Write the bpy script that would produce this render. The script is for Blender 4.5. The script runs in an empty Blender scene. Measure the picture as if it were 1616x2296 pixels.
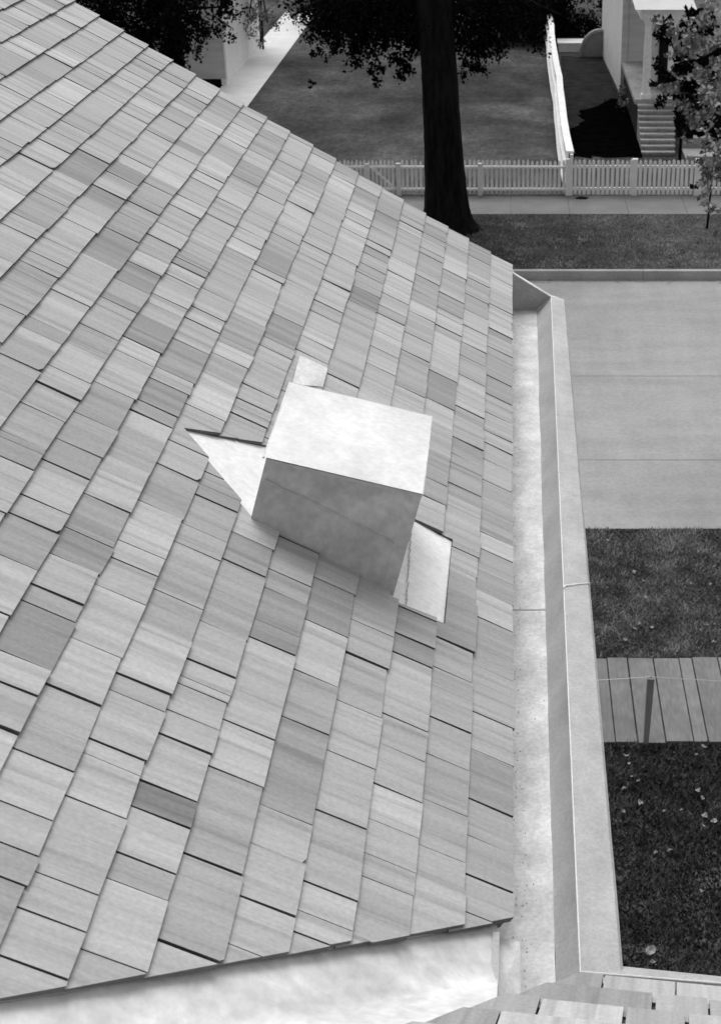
import bpy, bmesh, math, random
import numpy as np
from mathutils import Vector, Matrix
R=math.radians
S=bpy.context.scene
C=S.collection
# ---------------- camera, sky, sun, exposure ----------------
F=3300.0; PX=1145.0; PY=1148.0; PITCH=math.atan(1708/3300.0)
CAMZ=10.5
cd=bpy.data.cameras.new('camera'); cam=bpy.data.objects.new('camera',cd); C.objects.link(cam)
cam.location=(0,0,CAMZ); cam.rotation_euler=(math.pi/2-PITCH,0,0)
cd.sensor_fit='VERTICAL'; cd.sensor_height=36; cd.lens=F/2296*36
cd.shift_x=-(PX-808)/2296; cd.clip_end=500; cd.clip_start=.05
cd.dof.use_dof=True; cd.dof.focus_distance=4.6; cd.dof.aperture_fstop=14
S.camera=cam
S.view_settings.view_transform='Standard'; S.view_settings.look='None'; S.view_settings.gamma=1
S.view_settings.exposure=0.33
SUN_EL,SUN_AZ=62,6     # azimuth from +Y towards -X
w=bpy.data.worlds.new('World'); S.world=w; w.use_nodes=True
nt=w.node_tree; bg=nt.nodes['Background']; bg.inputs[1].default_value=.15
sky=nt.nodes.new('ShaderNodeTexSky'); sky.sky_type='NISHITA'; sky.sun_disc=False
sky.sun_elevation=R(SUN_EL); sky.sun_rotation=R(-SUN_AZ); sky.dust_density=3
bw=nt.nodes.new('ShaderNodeRGBToBW'); nt.links.new(sky.outputs[0],bw.inputs[0]); nt.links.new(bw.outputs[0],bg.inputs[0])
sl=bpy.data.lights.new('sun','SUN'); sl.energy=0.9; sl.angle=R(36)
so=bpy.data.objects.new('sun',sl); C.objects.link(so)
sd=Vector((-math.sin(R(SUN_AZ))*math.cos(R(SUN_EL)),math.cos(R(SUN_AZ))*math.cos(R(SUN_EL)),math.sin(R(SUN_EL))))
so.rotation_euler=sd.to_track_quat('Z','Y').to_euler(); so.location=(0,0,30)

# ---------------- helpers ----------------
ca,sa=math.cos(PITCH),math.sin(PITCH)
def at(px,py,z=0.0):
    "real-world point at height z under a direction (a survey helper)"
    r=(px-PX)/F; u=(PY-py)/F; d=Vector((r,ca+u*sa,-sa+u*ca)); t=(z-CAMZ)/d.z
    return Vector((0,0,CAMZ))+d*t
def atY(px,py,Y):
    r=(px-PX)/F; u=(PY-py)/F; d=Vector((r,ca+u*sa,-sa+u*ca)); t=Y/d.y
    return Vector((0,0,CAMZ))+d*t
class MB:
    def __init__(s): s.v=[]; s.f=[]; s.a={}
    def add(s,vs,fs,**at_):
        o=len(s.v); s.v+= [tuple(p) for p in vs]; s.f+=[tuple(i+o for i in f) for f in fs]
        for k,x in at_.items(): s.a.setdefault(k,[]); s.a[k]+= [0.0]*(o-len(s.a[k]))+[x]*len(vs)
    def box(s,x0,x1,y0,y1,z0,z1,**k):
        v=[(x,y,z) for z in(z0,z1) for y in(y0,y1) for x in(x0,x1)]
        s.add(v,[(0,2,3,1),(4,5,7,6),(0,1,5,4),(2,6,7,3),(0,4,6,2),(1,3,7,5)],**k)
    def bar(s,a,b,w,h=None,up=(0,0,1),**k):
        a=Vector(a);b=Vector(b);h=h or w;d=(b-a).normalized();x=d.cross(Vector(up))
        if x.length<1e-3: x=d.cross(Vector((1,0,0)))
        x.normalize(); y=x.cross(d)
        v=[p+x*i*w/2+y*j*h/2 for p in(a,b) for i,j in((-1,-1),(1,-1),(1,1),(-1,1))]
        s.add(v,[(3,2,1,0),(4,5,6,7),(0,1,5,4),(1,2,6,5),(2,3,7,6),(3,0,4,7)],**k)
    def tube(s,pts,rad,n=8,**k):
        pts=[Vector(p) for p in pts]; vs=[];fs=[]
        for i,p in enumerate(pts):
            d=(pts[min(i+1,len(pts)-1)]-pts[max(i-1,0)]).normalized()
            x=d.cross(Vector((.3,.9,.1))).normalized(); y=d.cross(x)
            r=rad[i] if hasattr(rad,'__len__') else rad
            for j in range(n):
                t=2*math.pi*j/n; vs.append(p+(x*math.cos(t)+y*math.sin(t))*r)
        for i in range(len(pts)-1):
            for j in range(n): fs.append((i*n+j,i*n+(j+1)%n,(i+1)*n+(j+1)%n,(i+1)*n+j))
        fs.append(tuple(range(n))[::-1]); fs.append(tuple((len(pts)-1)*n+j for j in range(n)))
        s.add(vs,fs,**k)
    def sheet(s,pts,thick,n,**k):
        "flat polygon with thickness along -n"
        pts=[Vector(p) for p in pts]; n=Vector(n).normalized(); m=len(pts)
        lo=[p-n*thick for p in pts]
        nn=(pts[1]-pts[0]).cross(pts[2]-pts[1])
        if nn.dot(n)<0: pts=pts[::-1]; lo=lo[::-1]
        s.add(pts+lo,[tuple(range(m)),tuple(range(2*m-1,m-1,-1))]+[(i,m+i,m+(i+1)%m,(i+1)%m) for i in range(m)],**k)
    def build(s,name,mat,parent=None,smooth=False,mw=None):
        me=bpy.data.meshes.new(name); me.from_pydata(s.v,[],s.f); me.materials.append(mat)
        for k,l in s.a.items():
            l=l+[0.0]*(len(s.v)-len(l)); at_=me.attributes.new(k,'FLOAT','POINT'); at_.data.foreach_set('value',l)
        if smooth: me.polygons.foreach_set('use_smooth',[True]*len(me.polygons))
        o=bpy.data.objects.new(name,me); C.objects.link(o)
        if mw is not None: o.matrix_world=mw
        if parent: o.parent=parent
        return o
def empty(name,loc=(0,0,0)):
    o=bpy.data.objects.new(name,None); o.empty_display_size=.2; C.objects.link(o); o.location=loc; return o
def tag(o,label=None,cat=None,group=None,kind=None):
    for k,x in(('label',label),('category',cat),('group',group),('kind',kind)):
        if x: o[k]=x
    return o
def struct(o): o['kind']='structure'; return o

def mat(name,lo,hi=None,scale=(4,4,4),detail=6,rough=.8,metal=0,bump=0,bscale=None,coord='Object',spec=.3,stops=(.35,.65),attr=None,extra=None,dist=0):
    m=bpy.data.materials.new(name); m.use_nodes=True; t=m.node_tree; N=t.nodes; L=t.links
    b=N['Principled BSDF']; b.inputs['Roughness'].default_value=rough; b.inputs['Metallic'].default_value=metal
    b.inputs['Specular IOR Level'].default_value=spec
    hi=lo if hi is None else hi
    tc=N.new('ShaderNodeTexCoord'); mp=N.new('ShaderNodeMapping'); mp.inputs['Scale'].default_value=scale
    L.new(tc.outputs[coord],mp.inputs[0])
    no=N.new('ShaderNodeTexNoise'); no.inputs['Scale'].default_value=1; no.inputs['Detail'].default_value=detail; no.inputs['Roughness'].default_value=.62
    no.inputs['Distortion'].default_value=dist
    L.new(mp.outputs[0],no.inputs[0])
    r=N.new('ShaderNodeMapRange'); r.inputs[1].default_value=stops[0]; r.inputs[2].default_value=stops[1]
    r.inputs[3].default_value=lo; r.inputs[4].default_value=hi
    L.new(no.outputs[0],r.inputs[0]); val=r.outputs[0]
    if attr:   # multiply by a per-piece tone
        a=N.new('ShaderNodeAttribute'); a.attribute_name=attr
        mu=N.new('ShaderNodeMath'); mu.operation='MULTIPLY'; L.new(val,mu.inputs[0]); L.new(a.outputs['Fac'],mu.inputs[1]); val=mu.outputs[0]
    if extra:  # second, coarser or finer noise that multiplies (scale, lo, hi)
        for sc,l_,h_ in extra:
            mp2=N.new('ShaderNodeMapping'); mp2.inputs['Scale'].default_value=sc; L.new(tc.outputs[coord],mp2.inputs[0])
            n2=N.new('ShaderNodeTexNoise'); n2.inputs['Scale'].default_value=1; n2.inputs['Detail'].default_value=4; L.new(mp2.outputs[0],n2.inputs[0])
            r2=N.new('ShaderNodeMapRange'); r2.inputs[1].default_value=.35; r2.inputs[2].default_value=.65; r2.inputs[3].default_value=l_; r2.inputs[4].default_value=h_
            L.new(n2.outputs[0],r2.inputs[0])
            mu=N.new('ShaderNodeMath'); mu.operation='MULTIPLY'; L.new(val,mu.inputs[0]); L.new(r2.outputs[0],mu.inputs[1]); val=mu.outputs[0]
    L.new(val,b.inputs['Base Color'])
    if bump:
        bp=N.new('ShaderNodeBump'); bp.inputs['Strength'].default_value=1; bp.inputs['Distance'].default_value=bump
        if bscale:
            mp3=N.new('ShaderNodeMapping'); mp3.inputs['Scale'].default_value=bscale; L.new(tc.outputs[coord],mp3.inputs[0])
            n3=N.new('ShaderNodeTexNoise'); n3.inputs['Scale'].default_value=1; n3.inputs['Detail'].default_value=6; L.new(mp3.outputs[0],n3.inputs[0]); L.new(n3.outputs[0],bp.inputs['Height'])
        else: L.new(no.outputs[0],bp.inputs['Height'])
        L.new(bp.outputs[0],b.inputs['Normal'])
    return m

def shingle_mat():
    m=bpy.data.materials.new('cedar_shingle'); m.use_nodes=True; t=m.node_tree; N=t.nodes; L=t.links
    b=N['Principled BSDF']; b.inputs['Roughness'].default_value=.62; b.inputs['Specular IOR Level'].default_value=.35
    tc=N.new('ShaderNodeTexCoord'); at_=N.new('ShaderNodeAttribute'); at_.attribute_name='offset'
    cmb=N.new('ShaderNodeCombineXYZ'); L.new(at_.outputs['Fac'],cmb.inputs[2]); L.new(at_.outputs['Fac'],cmb.inputs[0])
    def noise(sc,det,lo,hi,s0=.3,s1=.7):
        mp=N.new('ShaderNodeMapping'); mp.inputs['Scale'].default_value=sc; L.new(tc.outputs['Object'],mp.inputs[0])
        ad=N.new('ShaderNodeVectorMath'); ad.operation='ADD'; L.new(mp.outputs[0],ad.inputs[0]); L.new(cmb.outputs[0],ad.inputs[1])
        n=N.new('ShaderNodeTexNoise'); n.inputs['Scale'].default_value=1; n.inputs['Detail'].default_value=det; n.inputs['Distortion'].default_value=.04; L.new(ad.outputs[0],n.inputs[0])
        r=N.new('ShaderNodeMapRange'); r.inputs[1].default_value=s0; r.inputs[2].default_value=s1; r.inputs[3].default_value=lo; r.inputs[4].default_value=hi
        L.new(n.outputs[0],r.inputs[0]); return r.outputs[0],n.outputs[0]
    tone=N.new('ShaderNodeAttribute'); tone.attribute_name='tone'
    a1,_=noise((26,.9,1),3,.84,1.12)        # broad bands of the grain
    a2,g=noise((170,4,1),4,.95,1.04)      # fine grain
    a3,_=noise((130,90,1),6,.90,1.08)      # weathering
    a4,_=noise((34,1.2,1),2,1.0,.74,.55,.72)    # darker streaks
    val=tone.outputs['Fac']
    for x in(a1,a2,a3,a4):
        mu=N.new('ShaderNodeMath'); mu.operation='MULTIPLY'; L.new(val,mu.inputs[0]); L.new(x,mu.inputs[1]); val=mu.outputs[0]
    L.new(val,b.inputs['Base Color'])
    bp=N.new('ShaderNodeBump'); bp.inputs['Distance'].default_value=.0006; L.new(g,bp.inputs['Height']); L.new(bp.outputs[0],b.inputs['Normal'])
    return m
M={}
M['shingle']=shingle_mat()
M['metal']=mat('tinned_sheet_metal',.58,.88,(10,6,10),8,.5,0,.0008,(30,30,30),extra=[((90,90,90),.88,1.06),((24,24,24),.92,1.05)])
M['metal_white']=mat('bright_sheet_metal',.60,.93,(6,5,6),9,.5,0,.0008,(9,9,9),extra=[((40,40,40),.9,1.04),((3,14,3),.93,1.02)],dist=.35)
M['metal_lid']=mat('lit_toned_metal',.66,.93,(3.5,2,3.5),8,.55,bump=.0015,bscale=(6,6,6),extra=[((60,60,60),.93,1.04),((14,9,14),.94,1.03)],dist=.6)  # vent top: brighter copy, the light falling on it put into the colour
M['metal_grey']=mat('shade_toned_metal',.48,.66,(6,6,6),9,.6,0,.0010,(7,7,7),extra=[((40,40,40),.88,1.06),((3,3,12),.92,1.04)],dist=.5)  # vent box: same metal as its top, shade toned into the colour
M['metal_flash']=mat('white_flashing_metal',.86,1.0,(12,12,12),8,.5,0,.001,(20,20,20),extra=[((60,60,60),.92,1.04)],dist=.6)
M['metal_wall']=mat('grey_gutter_side',.42,.54,(7,5,7),8,.6,0,.0008,(25,25,25),extra=[((110,110,110),.9,1.06)])  # darker grey than the gutter floor
M['gutter_face']=mat('grey_gutter_rim',.42,.54,(8,5,8),8,.6,0,.0008,(25,25,25),extra=[((110,110,110),.9,1.06),((20,20,20),.94,1.04)])
M['solder']=mat('solder',.8,.95,(60,60,60),5,.35,bump=.001)
M['white']=mat('white_paint',.86,.94,(1.2,1.2,1.2),6,.6,extra=[((12,12,12),.9,1.05)])
M['fence_white']=mat('old_white_fence_paint',.82,.94,(3,3,3),6,.7)
M['fence_front']=mat('weathered_fence_paint',.66,.82,(3,3,3),6,.7)
M['siding']=mat('shade_toned_clapboard',.55,.68,(.6,.6,6),5,.7)
M['dark']=mat('opening_shade',.004,.006,rough=.9)  # near-black stands in for the shade inside openings
M['bark']=mat('dark_bark',.002,.013,(9,9,1.6),8,.95,bump=.05,bscale=(14,14,2),spec=.1)
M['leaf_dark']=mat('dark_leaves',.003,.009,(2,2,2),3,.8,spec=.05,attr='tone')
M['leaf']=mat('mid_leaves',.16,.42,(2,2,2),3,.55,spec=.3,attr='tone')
M['grass']=mat('lawn_grass',.045,.095,(.5,.5,.5),8,.9,bump=.02,bscale=(30,30,30),spec=.1,extra=[((5,3,9),.75,1.2),((40,40,40),.55,1.45),((12,12,12),.75,1.25),((.2,.16,.16),.55,1.3),((.9,.5,1),.8,1.15)])
M['grass_shade']=mat('painted_shade_grass',.006,.026,(2,2,2),8,.9,bump=.02,bscale=(30,30,30),spec=.1,extra=[((30,30,30),.7,1.3)])  # darker grass copy, paints the softer outer part of the shadow
M['grass_near']=mat('near_grass',.042,.1,(2.4,2.4,2.4),8,.9,bump=.03,bscale=(40,40,40),spec=.1,extra=[((14,14,14),.6,1.35),((60,60,60),.6,1.4),((.8,1.1,.8),.6,1.4)])
M['blade_light']=mat('pale_blades',.2,.4,(1.5,2,3),4,.8,spec=.15,attr='tone')  # paler grass colour of the strip and verge
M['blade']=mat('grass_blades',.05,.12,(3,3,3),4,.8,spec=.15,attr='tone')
M['shade_black']=mat('painted_shade',.001,.003,(3,3,3),6,1,spec=0)  # near-black, paints shade onto the ground
M['road']=mat('concrete_road',.335,.39,(.5,2.2,1),7,.85,spec=.2,extra=[((14,14,14),.93,1.06),((.15,.9,1),.96,1.04),((60,60,60),.88,1.1),((3,.6,1),.95,1.04)])
M['kerb']=mat('kerb_stone',.34,.44,(2,2,2),6,.85,extra=[((20,20,20),.9,1.08)])
M['walk']=mat('sidewalk_concrete',.17,.23,(1,1,1),6,.85,extra=[((20,20,20),.9,1.08)])
M['path']=mat('pale_path',.66,.76,(1,1,1),6,.85,extra=[((15,15,15),.93,1.05)])
M['board']=mat('weathered_boards',.175,.225,(3,.8,3),6,.8,attr='tone',extra=[((30,6,6),.88,1.08),((4,4,4),.9,1.06)])
M['post']=mat('grey_weathered_post',.2,.27,(14,14,3),6,.85)
M['wire']=mat('pale_wire',.7,.8,rough=.4)
M['dry_leaf']=mat('dry_leaf',.16,.42,(20,20,20),4,.7)
M['step']=mat('step_concrete',.30,.42,(1.5,1.5,1.5),6,.85,extra=[((12,12,12),.85,1.1)])
M['stone']=mat('garden_stone',.2,.3,(3,3,3),6,.85)

# ---------------- ground, road, walks ----------------
def flat(name,pts,m,z,kind='structure',sub=0):
    b=MB(); b.add([(p[0],p[1],z) for p in pts],[tuple(range(len(pts)))]); o=b.build(name,m)
    if kind: o['kind']=kind
    return o
def rect(x0,x1,y0,y1): return [(x0,y0),(x1,y0),(x1,y1),(x0,y1)]
BX=90
# far side is 0.0 high; street surface 0.2 lower between two kerbs
YS0,YS1=19.74,32.15
b=MB()
b.add([(-BX,-60,0),(BX,-60,0),(BX,YS0,0),(-BX,YS0,0)],[(0,1,2,3)])
b.build('near_lawn',M['grass_near'])['kind']='structure'
flat('lawn',rect(-BX,BX,YS1+.28,220),M['grass'],0)
b=MB(); b.box(-BX,BX,YS0-.001,YS1+.05,-.5,-.2); struct(b.build('street',M['road']))
b=MB()
for y in(at(1400,843,-.2).y,at(1400,1031,-.2).y):
    for k in range(60):
        x=-20+k*.9; b.box(x,x+.9,y-.012+random.Random(k).uniform(-.008,.008),y+.012,-.2,-.196)
struct(b.build('street_joint',mat('tar_joint',.26,.31,(8,8,8))))
b=MB()
x=-BX
while x<BX:
    b.box(x,x+2.99,YS1,YS1+.14,-.49,.0+.012); x+=3.0
struct(b.build('kerb',M['kerb']))
flat('verge_edge',rect(-BX,BX,YS1+.14,YS1+.28),M['grass'],.004)
b=MB(); b.box(-BX,BX,YS0-.16,YS0+.0,-.5,-.004); struct(b.build('kerb',M['grass_near']))
ysw0,ysw1=at(1300,481).y,at(1300,440).y
b=MB(); x=-BX
while x<BX: b.box(x,x+1.49,ysw0,ysw1,-.1,.012); x+=1.5
struct(b.build('sidewalk',M['walk']))
# boardwalk on the near side: planks laid across
yb0,yb1=at(1300,1668).y,at(1300,1480).y
rnd=random.Random(5)
b=MB(); x=-6.0; jx=[at(q,1480).x for q in(1359,1404.7,1463,1520,1549,1607)]
cuts=[]
x=jx[0]
while x>-6: cuts.append(x); x-=rnd.uniform(.2,.3)
cuts=cuts[::-1]+jx[1:]; x=cuts[-1]
while x<14: x+=rnd.uniform(.2,.34); cuts.append(x)
for i in range(len(cuts)-1):
    g=.006+rnd.random()*.006
    b.box(cuts[i]+g,cuts[i+1]-g,yb0+rnd.uniform(-.02,.02),yb1+rnd.uniform(-.02,.02),-.03,.035+rnd.uniform(-.004,.004),tone=rnd.uniform(.9,1.08))
struct(b.build('boardwalk',M['board']))
# pale garden path behind the picket fence and its far cross piece
flat('garden_path',rect(-10.15,-8.72,39.2,69.2),M['path'],.02)
flat('garden_path',rect(-8.8,-4.6,67.3,69.0),M['path'],.024)
# shadow in the side yard, painted as dark ground patches
def blob(name,pts,z,m,seed,n=6,j=.25):
    r=random.Random(seed); out=[]
    for i in range(len(pts)):
        a=Vector(pts[i]);c=Vector(pts[(i+1)%len(pts)])
        for k in range(n): p=a.lerp(c,k/n); out.append((p.x+r.uniform(-j,j),p.y+r.uniform(-j,j)))
    return flat(name,out,m,z)
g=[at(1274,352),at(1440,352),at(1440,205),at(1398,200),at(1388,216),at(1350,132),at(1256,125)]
flat('ground_shade',[(p.x,p.y) for p in g],M['grass_shade'],.012)
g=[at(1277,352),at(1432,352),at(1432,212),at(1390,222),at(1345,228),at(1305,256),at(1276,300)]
blob('ground_shade',[(p.x,p.y) for p in g],.03,M['shade_black'],3,7,.25)

# ---------------- grass blades (near) ----------------
def blades(name,x0,x1,y0,y1,n,h,seed,m,keep=None):
    r=np.random.RandomState(seed); xs=r.uniform(x0,x1,n); ys=r.uniform(y0,y1,n)
    # clumpy height
    cl=.5+.3*np.sin(xs*5.1+np.sin(ys*3.7)*2)*np.sin(ys*6.3+np.sin(xs*4.1)*2)+.3*np.sin(xs*1.9+1.3*np.sin(ys*1.3)+.6)*np.sin(ys*2.3+np.sin(xs*1.7)*2); cl=np.clip(cl,0,1.1)
    hh=h*(.35+.9*r.rand(n))*(.5+.8*cl); an=r.uniform(0,6.28,n); ln=r.uniform(.2,1.2,n)*hh; la=r.uniform(0,6.28,n); wd=r.uniform(.004,.010,n)*1.6
    v=np.zeros((n,3,3)); v[:,0]=np.stack([xs-np.cos(an)*wd,ys-np.sin(an)*wd,np.zeros(n)],1)
    v[:,1]=np.stack([xs+np.cos(an)*wd,ys+np.sin(an)*wd,np.zeros(n)],1); v[:,2]=np.stack([xs+np.cos(la)*ln,ys+np.sin(la)*ln,hh],1)
    me=bpy.data.meshes.new(name); me.from_pydata(v.reshape(-1,3).tolist(),[],np.arange(3*n).reshape(-1,3).tolist())
    me.materials.append(m); a=me.attributes.new('tone','FLOAT','POINT'); a.data.foreach_set('value',np.repeat((.4+.9*cl)*r.uniform(.6,1.4,n),3))
    o=bpy.data.objects.new(name,me); C.objects.link(o); return tag(o,kind='stuff')
tag(blades('grass',.1,3.6,yb1+.02,YS0-.03,42000,.055,1,M['blade_light']),'short uneven grass on the strip between street and boardwalk','grass')
tag(blades('grass',-.4,2.8,8.4,yb0-.02,52000,.07,2,M['blade']),'rough dark grass in the yard below the gutter','grass')
tag(blades('grass',-5.0,7.5,YS1+.2,ysw0-.02,26000,.05,4,M['blade_light']),'mown grass of the verge around the big street tree','grass')

r=random.Random(71); b=MB()
for k in range(70):
    x=r.uniform(-3,9); y=YS1-abs(r.gauss(0,.12))-.02; q=r.uniform(.015,.05); b.sheet([(x-q,y-q*.4,-.197),(x+q,y-q*.5,-.195),(x+q*.6,y+q*.5,-.194),(x-q*.7,y+q*.4,-.196)],.003,(0,0,1))
tag(b.build('kerb_litter',M['post']),'scattered dark litter lying in the street against the far kerb','litter',kind='stuff')
# ---------------- fallen leaves ----------------
def leaf_mesh(seed):
    r=random.Random(seed); b=MB(); n=10; ring=[]
    asp=r.uniform(.45,.8)
    for i in range(n):
        t=2*math.pi*i/n; q=r.uniform(.7,1.08); ring.append((math.cos(t)*q*.055,math.sin(t)*q*.055*asp,.008+.035*(math.cos(t+seed)**2)*r.uniform(.5,1)))
    b.add([(0,0,.004)]+ring,[(0,1+i,1+(i+1)%n) for i in range(n)]); return b
protos=[leaf_mesh(i) for i in range(4)]
first=[p.build('fallen_leaf',M['dry_leaf']) for p in protos]
spots=[(1672,1393,0)]
lp=[(1364,1212),(1366,1260),(1419,1282),(1444,1341),(1442,1302),(1548,1308),(1591,1309),(1432,1399),(1462,1406),(1583,1400),(1601,1400),(1421,1409),(1400,1434),(1561,1465),(1599,1440),
    (1401,1694),(1408,1712),(1413,1740),(1400,1770),(1430,1750),(1578,1675),(1561,1693),(1565,1772),(1575,1790),(1489,1819),(1528,1816),(1579,1829),(1577,1852),(1598,1843),(1503,1908),(1470,1912),(1571,1997),(1455,2132),(1462,2156),(1434,1800),(1395,1822)]
rnd=random.Random(9)
used=set()
for i,(x,y) in enumerate(lp):
    k=i%4; o=first[k]
    if k in used: o=o.copy(); C.objects.link(o)
    used.add(k)
    p=at(x,y,.05); s=.8 if i!=32 else 1.25; s*=rnd.uniform(.6,1.2)
    o.location=(p.x,p.y,.045); o.scale=(s,s,s); o.rotation_euler=(rnd.uniform(-.4,.4),rnd.uniform(-.4,.4),rnd.uniform(0,6.28))
    if i==32: tag(o,'largest curled pale leaf, lowest in the dark grass beside the gutter corner','leaf','fallen leaves on the near grass')
    elif y>1600: tag(o,'small pale fallen leaf on dark grass between the boardwalk and the roof','leaf','fallen leaves on the near grass')
    else: tag(o,'small pale fallen leaf on the grass strip between street and boardwalk','leaf','fallen leaves on the near grass')

# ---------------- the house we look down from ----------------
EZ=8.2; T=.628; TH=math.atan(T); ct,st=math.cos(TH),math.sin(TH)
house=tag(empty('house',(-3,2,0)),'house below the camera with pale wood shingle roof, metal gutter and square roof vent','house')
def par(o): 
    mw=o.matrix_world.copy(); o.parent=house; o.matrix_parent_inverse=Matrix.Translation(-house.location); return o
def frame(o,u,v):
    n=u.cross(v); m=Matrix(((u.x,v.x,n.x,o.x),(u.y,v.y,n.y,o.y),(u.z,v.z,n.z,o.z),(0,0,0,1))); return m
O1=Vector((0,0,EZ)); U1=Vector((0,1,0)); V1=Vector((-ct,0,st)); FR1=frame(O1,U1,V1)
P0=Vector((.1553,2.3064,EZ)); P1=Vector((.43846,2.2687,EZ)); D2=(P1-P0).normalized()
C2=P0-D2*(P0.x/D2.x); H2=Vector((D2.y,-D2.x,0))     # away from us, down-slope is -H2.. set so that v goes up towards -Y
V2=Vector((H2.x*ct,H2.y*ct,st)); U2=-D2
O2=C2; FR2=frame(O2,U2,V2)
E1=.1253
def clip(poly,a,b,c):
    "keep a*u+b*v+c>=0"
    out=[]
    for i in range(len(poly)):
        p,q=poly[i],poly[(i+1)%len(poly)]; dp=a*p[0]+b*p[1]+c; dq=a*q[0]+b*q[1]+c
        if dp>=0: out.append(p)
        if dp*dq<0: t=dp/(dp-dq); out.append((p[0]+(q[0]-p[0])*t,p[1]+(q[1]-p[1])*t))
    return out
def area(p): return abs(sum(p[i][0]*p[(i+1)%len(p)][1]-p[(i+1)%len(p)][0]*p[i][1] for i in range(len(p))))/2 if len(p)>2 else 0
def line(p,q,keep):
    a=-(q[1]-p[1]);b=(q[0]-p[0]);c=-(a*p[0]+b*p[1]); s=1 if a*keep[0]+b*keep[1]+c>0 else -1
    l=math.hypot(a,b)*s; return a/l,b/l,c/l
def subtract(poly,hole):
    cx=sum(p[0] for p in hole)/len(hole);cy=sum(p[1] for p in hole)/len(hole); res=[]; cur=poly
    for i in range(len(hole)):
        a,b,c=line(hole[i],hole[(i+1)%len(hole)],(cx,cy))
        o=clip(cur,-a,-b,-c)
        if area(o)>1e-5: res.append(o)
        cur=clip(cur,a,b,c)
        if area(cur)<1e-5: break
    return res
def shingles(u0,u1,ncourse,E,cuts,holes,seed,base=.44,special=None,wmul=1.0,u1jit=.004,vis=None):
    r=random.Random(seed); b=MB(); prev=[]
    for k in range(ncourse):
        v0=k*E; u=u0-r.random()*.2; joints=[]
        end=u1+(r.uniform(-u1jit,u1jit) if u1jit else 0)
        wav=r.uniform(0,6)
        while u<end:
            wmin=.066
            w=min(.36,max(wmin,r.choice([r.gauss(.10,.02),r.gauss(.145,.03),r.gauss(.205,.045)])*wmul))
            # keep joints off those of the course below
            for _ in range(4):
                if any(abs(u+w-j)<.025 for j in prev): w+=.03
            uu=min(u+w,end)
            if end-uu<.05: uu=end
            joints.append(uu)
            g=r.choice([.0014,.0028,.0038,.0048,.0060,.0080])
            dv=r.gauss(0,.0012)+.0015*math.sin(u*2.1+wav)
            sk=r.gauss(0,.0018)
            lo=v0+dv; hi=v0+E+.03
            poly=[(u+g/2,lo),(uu-g/2,lo+sk),(uu-g/2,hi),(u+g/2,hi)]
            tone=base*max(.62,min(1.22,r.gauss(1,.12)))
            if r.random()<.12: tone*=r.uniform(.72,.9)
            if special: tone=special(u,uu,v0,tone)
            dn=r.gauss(0,.0009); off=r.uniform(0,90); cup=r.gauss(0,.0006)
            th=.0098+r.gauss(0,.0010)
            pieces=[poly]
            if w>.09 and r.random()<.10:      # a split that runs up from the butt
                um=u+w*r.uniform(.25,.75); j1=r.uniform(-.004,.004); q=.0006+r.random()*.0006
                pieces=[[(u+g/2,lo),(um-q,lo+sk*.5),(um+j1-q,hi),(u+g/2,hi)],[(um+q,lo+sk*.5+r.gauss(0,.001)),(uu-g/2,lo+sk),(uu-g/2,hi),(um+j1+q,hi)]]
            elif r.random()<.07:              # a chipped corner
                c_=r.uniform(.006,.02); pieces=[[(u+g/2+c_,lo),(uu-g/2,lo+sk),(uu-g/2,hi),(u+g/2,hi),(u+g/2,lo+c_*.5)]]
            for (p,q,kp,jit) in cuts:
                a,bb,c=line(p,q,kp); c+=r.uniform(-jit,jit)
                pieces=[clip(x,a,bb,c) for x in pieces]; pieces=[x for x in pieces if area(x)>2e-5]
            for h in holes:
                nx=[]
                for x in pieces: nx+=subtract(x,h)
                pieces=nx
            for x in pieces:
                m=len(x)
                top=[(p[0],p[1],dn+.001+th*(1-(p[1]-v0)/E)+(.0022 if p[1]<v0+.01 else 0)*0+cup*((p[0]-u)/w*2-1)) for p in x]
                bot=[(p[0],p[1],-.006-.0015*((k*7)%3)*.2) for p in x]
                b.add(top,[tuple(range(m))],tone=tone,offset=off)
                b.add(top+bot,[(i,m+i,m+(i+1)%m,(i+1)%m) for i in range(m)],tone=tone*.27,offset=off)   # weathered end grain, darkened further to paint shade on the butts
            u=uu
        prev=joints
    return b
YR=7.12
# openings in the shingles at the vent
VY=3.544
h_left=[(4.00,.80),(3.835,1.095),(3.565,.845),(3.545,.80)]
h_left=[(4.01,.83),(3.83,1.10),(3.548,.83)]
h_right=[(4.03,.40),(4.03,.216),(3.525,.222),(3.512,.40)]
h_box=[(VY+.004,.375),(VY+.004,.831),(VY+.43,.831),(VY+.43,.375)]
def sp(u0_,u1_,v0,t):
    if 0: return t
    if abs(v0-8*E1)<.01 and u0_<4.1<u1_: return .56
    return t
cutA=((2.474,.0),(1.745,.971),(5,1),.004)
nm=shingles(-1.2,YR,34,E1,[cutA],[h_box,h_left,h_right],21,.435,sp)
roof=par(nm.build('main_shingle_roof',M['shingle'],mw=FR1)); roof['label']='large shingled slope filling the left of the view'
# roof boards below (also the visible edge layers at valley and rake)
b=MB()
L1=[(YR-.02,.006),(YR-.02,4.26),(-.72,4.26),(2.486,.006)]
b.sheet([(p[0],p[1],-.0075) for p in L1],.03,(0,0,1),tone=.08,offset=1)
par(b.build('roof_boarding',M['shingle'],mw=FR1))
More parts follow.
